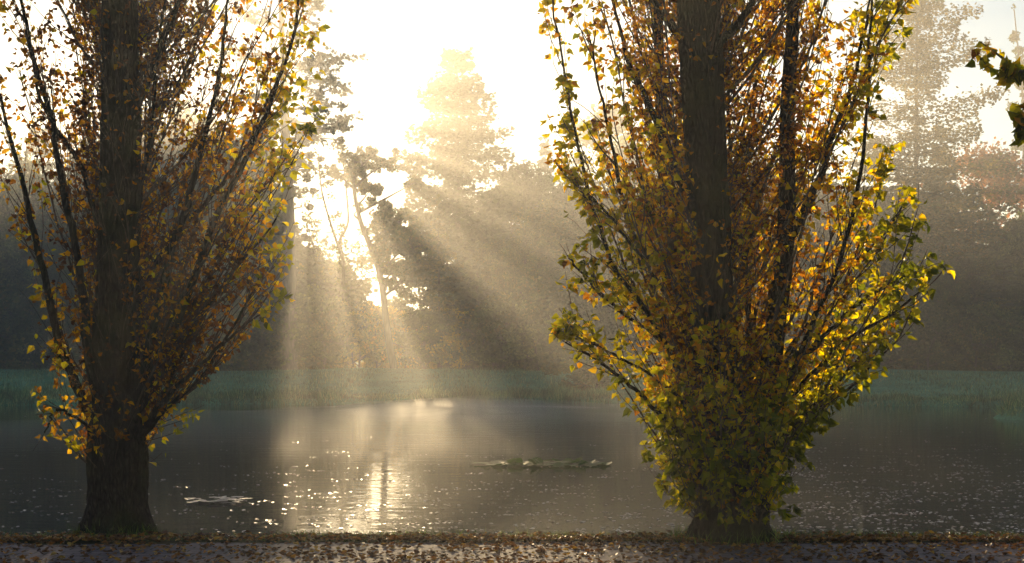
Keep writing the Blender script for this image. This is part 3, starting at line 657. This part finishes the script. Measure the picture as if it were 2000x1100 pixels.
# light airy tree filling the space between pine and oak; its gaps let the sun shafts through
Y = 103; gb = float(gz(wx(668, Y), Y)); b2 = np.array([wx(668, Y), Y, gb])
def airy():
    reseed(303); tb = MB(); cb = MB()
    T1 = curve([at(668, 735, Y) - b2, at(666, 600, Y) - b2, at(671, 520, Y) - b2, at(664, 470, Y) - b2, at(680, 430, Y) - b2, at(672, 330, Y) - b2], 30); tb.tube(T1, np.linspace(.22, .05, 30), 8, rough=.05)
    T2 = curve([T1[14], at(650, 450, Y) - b2, at(628, 370, Y) - b2, at(622, 300, Y) - b2], 20); tb.tube(T2, np.linspace(.12, .04, 20), 6)
    TT = np.vstack([T1[8:], T2])
    for gx_ in np.arange(598, 735, 12.5):
        for gy_ in np.arange(286, 660, 12.5):
            px = gx_ + rng.uniform(-5, 5); py = gy_ + rng.uniform(-5, 5)
            if (px - 660) ** 2 / 72 ** 2 + (py - 470) ** 2 / 200 ** 2 > 1: continue
            dx, dy = px - 592, py - 208
            if py < 470:
                open_ = False
                for qx, qy, hw in ((630, 408, 10), (650, 345, 8), (676, 350, 8)):
                    L = math.hypot(qx - 592, qy - 208); ux, uy = (qx - 592) / L, (qy - 208) / L
                    d = abs(dx * uy - dy * ux); q = dx * ux + dy * uy
                    if d < hw * q / L + 5: open_ = True
                if open_ or math.hypot(px - 632, py - 410) < 24 or math.hypot(px - 650, py - 343) < 16: continue
            elif rng.random() < .25: continue
            c = at(px, py, Y) - b2 + np.array([0, rng.normal(0, 1.2), 0])
            i = int(np.argmin(np.linalg.norm(TT - (c - np.array([0, 0, .8])), axis=1)))
            tb.tube(curve([TT[i], (TT[i] + c) / 2 + rng.normal(0, .15, 3), c], 6), np.linspace(.035, .01, 6), 3, cap=False)
            clump(cb, c, .36, 24, .2, .8)
    return tb.mesh('trunk', True), cb.mesh('crown'), M['far_bark'], M['oak_leaf']
plant('alder_tree', airy(), b2[0], b2[1], 0, 1, 'airy small tree with thin forked trunk between pine and bent oak')
single('fir_tree', 'c', 930, 455, 107, 'dark fir with bare lower boughs under the tallest conifer', 8.5, whorls=18, per=6, dens=1.3, z0=.3, size=.36, power=.55, irr=.4)

single('broadleaf_tree', 'b', 492, 160, 100.5, 'upright leafy tree added left of the sun to shade the left poplar', 4.9, nl=22, dens=1.7, leafsize=.22, crown0=.1)  # added as a sun blocker so the left poplar stays in shade

reseed(500)
# --- filler trees of the wood, from shared shapes
protoB = [broadleaf_meshes(15, 10.5, nl=15, dens=1.25, crown0=.12, leafsize=.17, leaf=l) for l in ('green_leaf', 'oak_leaf', 'green_leaf')]
protoC = [conifer_meshes(18, 8.0, whorls=24, per=7, dens=1.35, z0=.03, size=.27), conifer_meshes(18, 9.0, whorls=20, per=7, dens=1.3, z0=.06, size=.28, irr=.5, up=.2, power=.65)]
protoS = [broadleaf_meshes(4.2, 4.6, nl=12, dens=1.2, crown0=.06, leafsize=.17, r0=.07, leaf=l) for l in ('green_leaf', 'gold_leaf', 'oak_leaf')]
wood = [  # px, top py, Y, kind, proto, where
    # left of the pine, behind the left poplar
    (-40, 190, 112, 'c', 0), (30, 300, 104, 'b', 0), (80, 230, 120, 'c', 1), (120, 330, 103, 'b', 1), (170, 215, 116, 'c', 0), (215, 290, 106, 'b', 2), (262, 235, 118, 'b', 0), (300, 300, 104, 'c', 1), (345, 190, 112, 'b', 1),
    (390, 250, 105, 'c', 0), (430, 215, 118, 'b', 2), (465, 290, 106, 'b', 0), (470, 260, 112, 'c', 1), (-90, 330, 100, 'b', 2), (-120, 220, 120, 'c', 1), (60, 420, 100, 'b', 2), (250, 420, 100, 'b', 1), (420, 430, 101, 'b', 0),
    # centre
    (1000, 305, 118, 'b', 0), (1080, 385, 108, 'b', 1), (1132, 290, 120, 'c', 1), (955, 440, 113, 'b', 2), (1030, 440, 104, 'b', 1), (1105, 500, 101, 'b', 0), (1165, 360, 112, 'b', 0), (985, 560, 103, 'b', 0), (915, 540, 112, 'b', 1),
    # behind the right poplar
    (1200, 330, 108, 'b', 0), (1260, 250, 120, 'c', 0), (1310, 330, 110, 'b', 1), (1370, 260, 118, 'b', 2), (1430, 320, 106, 'c', 1), (1490, 280, 118, 'b', 0), (1550, 340, 108, 'b', 1), (1610, 290, 116, 'c', 0), (1660, 350, 106, 'b', 2), (1190, 470, 101, 'b', 2), (1330, 470, 101, 'b', 0), (1470, 470, 102, 'b', 1), (1600, 470, 101, 'b', 2),
    # right of the right poplar
    (1705, 260, 112, 'c', 1), (1835, 230, 112, 'c', 0), (1752, 330, 106, 'c', 1), (1905, 350, 107, 'c', 1), (1735, 440, 104, 'b', 0), (1815, 330, 108, 'c', 0), (1862, 395, 114, 'c', 1), (1880, 470, 103, 'b', 1), (1950, 455, 108, 'b', 2), (2000, 400, 106, 'b', 0), (2060, 330, 110, 'c', 1), (2120, 360, 108, 'b', 1), (1770, 510, 101, 'b', 2), (1960, 500, 101, 'c', 0), (1845, 540, 100, 'b', 1), (2190, 300, 112, 'c', 0), (2030, 520, 100, 'b', 2),
    ]
for px, top, Y, k, i in wood:
    h = hgt(px, top, Y); x = wx(px, Y)
    if px < 540: where = 'in the dark wood behind the left poplar'; g = 'trees of the wood behind the left poplar'
    elif px < 1170: where = 'in the misty wood between the two poplars'; g = 'trees of the misty wood between the poplars'
    elif px < 1690: where = 'in the wood hidden behind the golden poplar'; g = 'trees of the wood behind the golden poplar'
    else: where = 'in the dark wood right of the golden poplar'; g = 'trees of the dark wood at the right'
    if k == 'b':
        sc = h / 15.3; plant('broadleaf_tree', protoB[i], x, Y, rng.uniform(0, 6.28), (sc * rng.uniform(.9, 1.15) if h < 13 else 1.0 * rng.uniform(.9, 1.1), sc if h < 13 else 1.0, sc), 'round leafy tree ' + where, g + ', broadleaf')
    else:
        sc = h / 18.0; plant('conifer_tree', protoC[i], x, Y, rng.uniform(0, 6.28), (rng.uniform(.85, 1.1), 1, sc), 'pointed conifer ' + where, g + ', conifers')
# understorey shrubs along the edge of the wood
for k in range(46):
    px = -160 + 2340 * (k + rng.uniform(.1, .9)) / 46
    if 655 < px < 880: continue
    Y = rng.uniform(106, 122); g = 'left' if px < 540 else ('middle' if px < 1170 else ('hidden' if px < 1690 else 'right'))
    where = {'left': 'behind the left poplar', 'middle': 'between the two poplars', 'hidden': 'behind the golden poplar', 'right': 'right of the golden poplar'}[g]
    s = rng.uniform(1.5, 2.2); plant('shrub', protoS[[0, 2][k % 2]], wx(px, Y), Y, rng.uniform(0, 6.28), (s * 1.2, s * 1.2, s), 'tall shaded shrub deep in the wood ' + where, 'tall shaded shrubs deep in the wood ' + where, 'shrub')
for k in range(58):
    px = -120 + 2260 * (k + rng.uniform(.1, .9)) / 58
    if 640 < px < 820: continue
    Y = rng.uniform(97, 102); g = 'left' if px < 540 else ('middle' if px < 1170 else ('hidden' if px < 1690 else 'right'))
    s = rng.uniform(.85, 1.5)
    where = {'left': 'behind the left poplar', 'middle': 'between the two poplars', 'hidden': 'behind the golden poplar', 'right': 'right of the golden poplar'}[g]
    plant('shrub', protoS[[0, 2][k % 2]], wx(px, Y), Y, rng.uniform(0, 6.28), (s * 1.1, s, s), 'bushy green shrub at the foot of the wood ' + where, 'shrubs at the foot of the wood ' + where, 'shrub')
for px, Y, s, lb in ((792, 103, .95, 'golden backlit shrub right of the bent oak trunk'), (735, 104, 1.0, 'golden shrub left of the bent oak trunk'), (862, 99, 1.0, 'yellow green shrub under the slim young larch'), (690, 102, .9, 'low golden shrub below the airy forked tree'), (752, 108, 1.0, 'golden shrub close behind the bent oak trunk'), (806, 109, .9, 'small golden shrub in the bright gap of the wood'), (702, 107, 1.1, 'shaded shrub behind the foot of the airy forked tree'), (775, 112, .8, 'lowest golden shrub deep in the bright gap')):
    plant('shrub', protoS[1], wx(px, Y), Y, rng.uniform(0, 6), s, lb, None, 'shrub')
plant('shrub', protoS[2], wx(1160, 78), 78, 1.0, (1.1, .9, .42), 'low reddish bush on the far bank beside the golden poplar', None, 'shrub')

# ------------------------------------------------------------------ grass, fallen leaves, water plants
def blades(name, X, Yv, hgt_, mat_, lean=.35, w=.006, zoff=0.0):
    b = MB(); n = len(X); P = np.stack([X, Yv, gz(X, Yv) + zoff], -1)
    D = unit(np.stack([rng.normal(0, lean, n), rng.normal(0, lean, n), np.ones(n)], -1))
    t = [(-.5, 0, 0), (.5, 0, 0), (.32, .6, .12), (0, 1, .35), (-.32, .6, .12)]
    Nn = np.stack([rng.normal(0, 1, n), rng.normal(0, 1, n), np.zeros(n)], -1)
    Dn = unit(D); Xv = unit(np.cross(Dn, Nn)); Zv = np.cross(Xv, Dn)
    t = np.array([(-.5, 0, 0), (.5, 0, 0), (.28, .62, .12), (-.28, .62, .12), (0.04, 1, .34), (-.04, 1, .34)])
    V = P[:, None] + (t[None, :, 0] * w)[..., None] * Xv[:, None] + hgt_[:, None, None] * (t[None, :, 1, None] * Dn[:, None] + t[None, :, 2, None] * Zv[:, None])
    f = np.array([[0, 1, 2, 3], [3, 2, 4, 5]])[None] + (np.arange(n) * 6)[:, None, None]
    b.add(V.reshape(-1, 3), f.reshape(-1, 4))
    return tag(b.build(name, mat_), kind='stuff')
n = 9000
gx = rng.uniform(-7, 7, n); gy = 11.66 + rng.gamma(2.0, .17, n)
dn = .5 + .5 * np.sin(gx * 2.1 + 1.3) * np.sin(gx * .83) + .25 * np.sin(gx * 6.3)
kk = rng.random(n) < np.clip(dn * .8 + .15, .1, 1); gx, gy = gx[kk], gy[kk]
o = blades('grass', gx, gy, rng.uniform(.02, .075, len(gx)), M['grass'], .55, .006)
tag(o, 'short grass along the edge of the near bank', 'grass')
for bx, by, br in ((baseL[0], baseL[1], .33), (baseR[0], baseR[1], .40)):
    a_ = rng.uniform(0, 6.28, 420); q_ = br * rng.uniform(.75, 1.35, 420)
    o = blades('grass', bx + q_ * np.cos(a_), by + q_ * np.sin(a_) * .9, rng.uniform(.04, .15, 420), M['grass'], .4, .007)
    tag(o, 'grass tufts round the foot of the ' + ('left' if bx < 0 else 'right') + ' poplar', 'grass')
n = 70000
gx = rng.uniform(-36, 36, n); gy = shore(gx) - .35 + np.where(rng.random(n) < .45, rng.gamma(1.6, 1.3, n), rng.uniform(0, 27, n))
o = blades('bank_grass', gx, gy, rng.uniform(.12, .6, n) * (.75 + .6 * np.sin(gx * .7) * np.sin(gx * .23) + .35 * np.sin(gx * 2.7 + 1)).clip(.25) * np.where(gy - shore(gx) > 4, .5, 1), M['reed'], .3, .035)
tag(o, 'rough grass fringe along the far shore', 'grass')
th = rng.uniform(0, 6.28, 1500); rr = np.sqrt(rng.random(1500))
o = blades('island_grass', 18.6 + rr * 1.7 * np.cos(th), 49 + rr * 2.6 * np.sin(th), rng.uniform(.2, .55, 1500), M['reed'], .4, .03)
tag(o, 'grassy tuft on the small bank at the right edge', 'grass')

CURL = [(0, 0, 0), (-.46, .25, .22), (-.33, .62, .30), (0, 1.0, .16), (.33, .62, .24), (.46, .25, .30), (0, .3, .02), (0, .65, .06)]
CURL_F = [[0, 6, 1, 1], [6, 7, 2, 1], [7, 3, 2, 2], [0, 5, 6, 6], [6, 5, 4, 7], [7, 4, 3, 3]]
def leaf_proto(name, mat_, curl, wd):
    b = MB(); t = np.array(CURL) * np.array([wd, 1, curl]); t[:, 1] -= .45; t[:, 2] -= t[:, 2].min() - .02
    t[:, 2] += rng.normal(0, .03, 8) * (curl > .3)
    t[:, 2] -= t[:, 2].min()
    b.add(t, CURL_F); me = b.mesh(name, attr=True); me.materials.append(mat_)
    return me, t
def scatter_leaves(name, label, cat, group, stuffname, stufflabel, X, Yv, Z, size, mats, flat, n_ind, tints=True):
    """the nearest n_ind leaves are objects of their own, the rest one drift"""
    protos = []
    for q in range(10):
        me, t = leaf_proto(name, mats, flat * rng.uniform(.3, 1.5), rng.uniform(.75, 1.1))
        me.attributes['tint'].data.foreach_set('value', np.full(8, rng.random(), np.float32)); protos.append((me, t))
    inv = (abs(X / Yv * F) < 985) & (HZ + (CH - Z) / Yv * F < 1094)
    order = np.argsort(np.where(inv, Yv / size, 1e9))
    rz = rng.uniform(0, 6.28, len(X)); tilt = rng.normal(0, .22 * flat, (len(X), 2))
    for j in order[:n_ind]:
        me, t = protos[rng.integers(10)]
        o = link(name, me); o.location = (X[j], Yv[j], Z[j]); o.rotation_euler = (tilt[j, 0], tilt[j, 1], rz[j]); o.scale = [float(size[j])] * 3
        tag(o, label, cat, group)
    b = MB(); rest = order[n_ind:]
    for q in range(10):
        s = rest[q::10]; t = protos[q][1]; c, sn = np.cos(rz[s]), np.sin(rz[s])
        tx, ty = tilt[s, 0], tilt[s, 1]
        zz = t[None, :, 2] + t[None, :, 1] * tx[:, None] - t[None, :, 0] * ty[:, None]
        V = np.stack([X[s, None] + size[s, None] * (t[None, :, 0] * c[:, None] - t[None, :, 1] * sn[:, None]), Yv[s, None] + size[s, None] * (t[None, :, 0] * sn[:, None] + t[None, :, 1] * c[:, None]), Z[s, None] + size[s, None] * zz], -1)
        f = (np.array(CURL_F)[None] + (np.arange(len(s)) * 8)[:, None, None]).reshape(-1, 4)
        b.add(V.reshape(-1, 3), f, np.repeat(rng.random(len(s)), 8))
    return tag(b.build(stuffname, mats, attr=True), stufflabel, cat, None, 'stuff')
n = 25000
X = rng.uniform(-7.5, 7.5, n); Yv = np.where(rng.random(n) < .62, rng.uniform(8.6, 11.7, n), 11.62 + abs(rng.normal(0, .22, n)))
for bx, by, br in ((baseL[0], baseL[1], .34), (baseR[0], baseR[1], .42)):
    a_ = rng.uniform(3.1, 6.3, 110); q_ = br + abs(rng.normal(0, .14, 110)); X = np.append(X, bx + q_ * np.cos(a_)); Yv = np.append(Yv, by + q_ * np.sin(a_))
cl = .5 + .5 * np.sin(X * 1.3 + Yv * 2) * np.sin(Yv * 3.1 + X * .4 + 1); kk = rng.random(len(X)) < .35 + .65 * cl; X, Yv = X[kk], Yv[kk]
Z = np.where(Yv < 11.6, 0.001, gz(X, Yv) + .012) + rng.uniform(0, .008, len(X))
scatter_leaves('fallen_leaf', 'dry brown autumn leaf lying on the brick path', 'leaf', 'fallen leaves on the brick path', 'leaf_litter', 'brown leaf litter covering the path edge under the poplars', X, Yv, Z, rng.uniform(.022, .06, len(X)), M['dead_leaf'], 1.0, 300)

# floating leaves and scum
n = 3000
px = rng.uniform(-150, 2150, n); py = 800 + 260 * rng.random(n) ** .75
dn = .18 + .7 * sst(1250, 1500, px) * sst(840, 900, py) + .35 * sst(860, 960, py)
dn = dn * np.where(px < 560, .45, 1.0); kk = rng.random(n) < dn; px, py = px[kk], py[kk]
Yv = (CH - WZ) * F / (py - HZ); X = (px - 1000) / F * Yv; kk = Yv > 13.6; X, Yv = X[kk], Yv[kk]
rp = rng.integers(1, 6, len(X)); X = np.repeat(X, rp); Yv = np.repeat(Yv, rp); X = X + rng.normal(0, .10, len(X)); Yv = Yv + rng.normal(0, .06, len(X)); kk = Yv > 13.6; X, Yv = X[kk], Yv[kk]
scatter_leaves('floating_leaf', 'wet leaf with pale painted sky glint floating on the dark pond', 'leaf', 'leaves floating on the pond', 'floating_litter', 'scattered specks of leaf floating farther out on the pond', X, Yv, np.full(len(X), WZ + .004), rng.uniform(.022, .058, len(X)), M['fleck'], .22, 300)

def lily_patch(name, label, cx, cy, lx, ly, n, rs, rise, mat_):
    root = empty(name, (cx, cy, WZ)); tag(root, label, 'water plant')
    for k in range(n):
        a = rng.uniform(0, 6.28); q = math.sqrt(rng.random()); x = q * lx * math.cos(a); y = q * ly * math.sin(a)
        r = rng.uniform(*rs); th = np.linspace(.18, 2 * math.pi - .18, 15) + rng.uniform(0, 6.28)
        lift = min(.7, max(0, rng.normal(0, rise))) ; b = MB()
        wob = rng.uniform(0, .06) * r * np.sin(3 * th + rng.uniform(0, 6)) + lift * r * np.maximum(0, np.sin(th + rng.uniform(0, 6.28)))
        z0 = .006 + .0035 * (k % 9)
        V = np.vstack([[[x, y, z0]], np.stack([x + r * np.cos(th), y + r * np.sin(th), z0 + .004 + wob - min(0, wob.min())], -1)])
        b.add(V, [[0, j, j + 1, j + 1] for j in range(1, 15)])
        b.build('lily_pad', mat_, root)
    return root
lily_patch('water_lily', 'large patch of dark green lily pads floating in mid pond', wx(1058, 25), 25.0, 1.22, .7, 90, (.08, .15), .6, M['lily'])
lily_patch('water_lily', 'small pale patch of flat pads floating near the left poplar', wx(425, 18.0), 18.0, .42, .38, 40, (.04, .08), .12, M['fleck'])

# ------------------------------------------------------------------ overhanging branch at the right
def overhang():
    Y0 = 9.0; base = np.array([5.2, 9.6, 0]); root = empty('overhanging_tree', base)
    tag(root, 'tree outside the right edge whose leafy yellowing branch hangs into the picture', 'tree')
    tb = MB(); T = curve([(0, 0, -.05), (.05, 0, 1.5), (.0, 0, 3.2), (.1, 0, 5.5)], 30); tb.tube(T, np.linspace(.2, .07, 30), 16, rough=.04); tb.build('trunk', M['poplar_bark'], root, True)
    bb = MB(); lb = MB(); LP = []; 
    a = T[18]
    main = curve([a, at(2140, 110, Y0) - base, at(2060, 130, Y0) - base, at(1990, 140, Y0) - base, at(1960, 115, Y0) - base, at(1915, 82, Y0) - base], 30)
    bb.tube(main, np.linspace(.03, .003, 30), 6)
    dr = curve([main[14], at(2030, 170, Y0) - base, at(2005, 215, Y0) - base, at(1995, 260, Y0) - base], 16); bb.tube(dr, np.linspace(.008, .003, 16), 5)
    dr2 = curve([main[12], at(2050, 200, Y0 - .2) - base, at(2040, 300, Y0 - .2) - base], 16); bb.tube(dr2, np.linspace(.008, .003, 16), 5)
    tw = curve([main[21], at(1955, 150, Y0) - base, at(1925, 125, Y0) - base, at(1902, 95, Y0) - base], 12); bb.tube(tw, np.linspace(.004, .002, 12), 4)
    for P, n, s in ((main[14:22], 34, .075), (main[20:29], 26, .055), (tw, 40, .06), (dr, 80, .085), (dr2, 60, .085), (main[8:16], 40, .085)):
        i = rng.integers(0, len(P), n); Q = P[i] + rng.normal(0, .018, (n, 3))
        D = unit(np.array([-.25, 0, -.8]) + .5 * rng.standard_normal((n, 3)))
        lb.leaves(Q, D, unit(rng.standard_normal((n, 3)) + np.array([0, -.6, 0])), s * rng.uniform(.7, 1.2, n), LEAF, LEAF_F, np.clip(.35 + .25 * rng.standard_normal(n), .02, .95), rng.uniform(.5, 2.5, n))
    bb.build('branch', M['twig'], root); lb.build('foliage', M['poplar_leaf'], root, attr=True)
overhang()
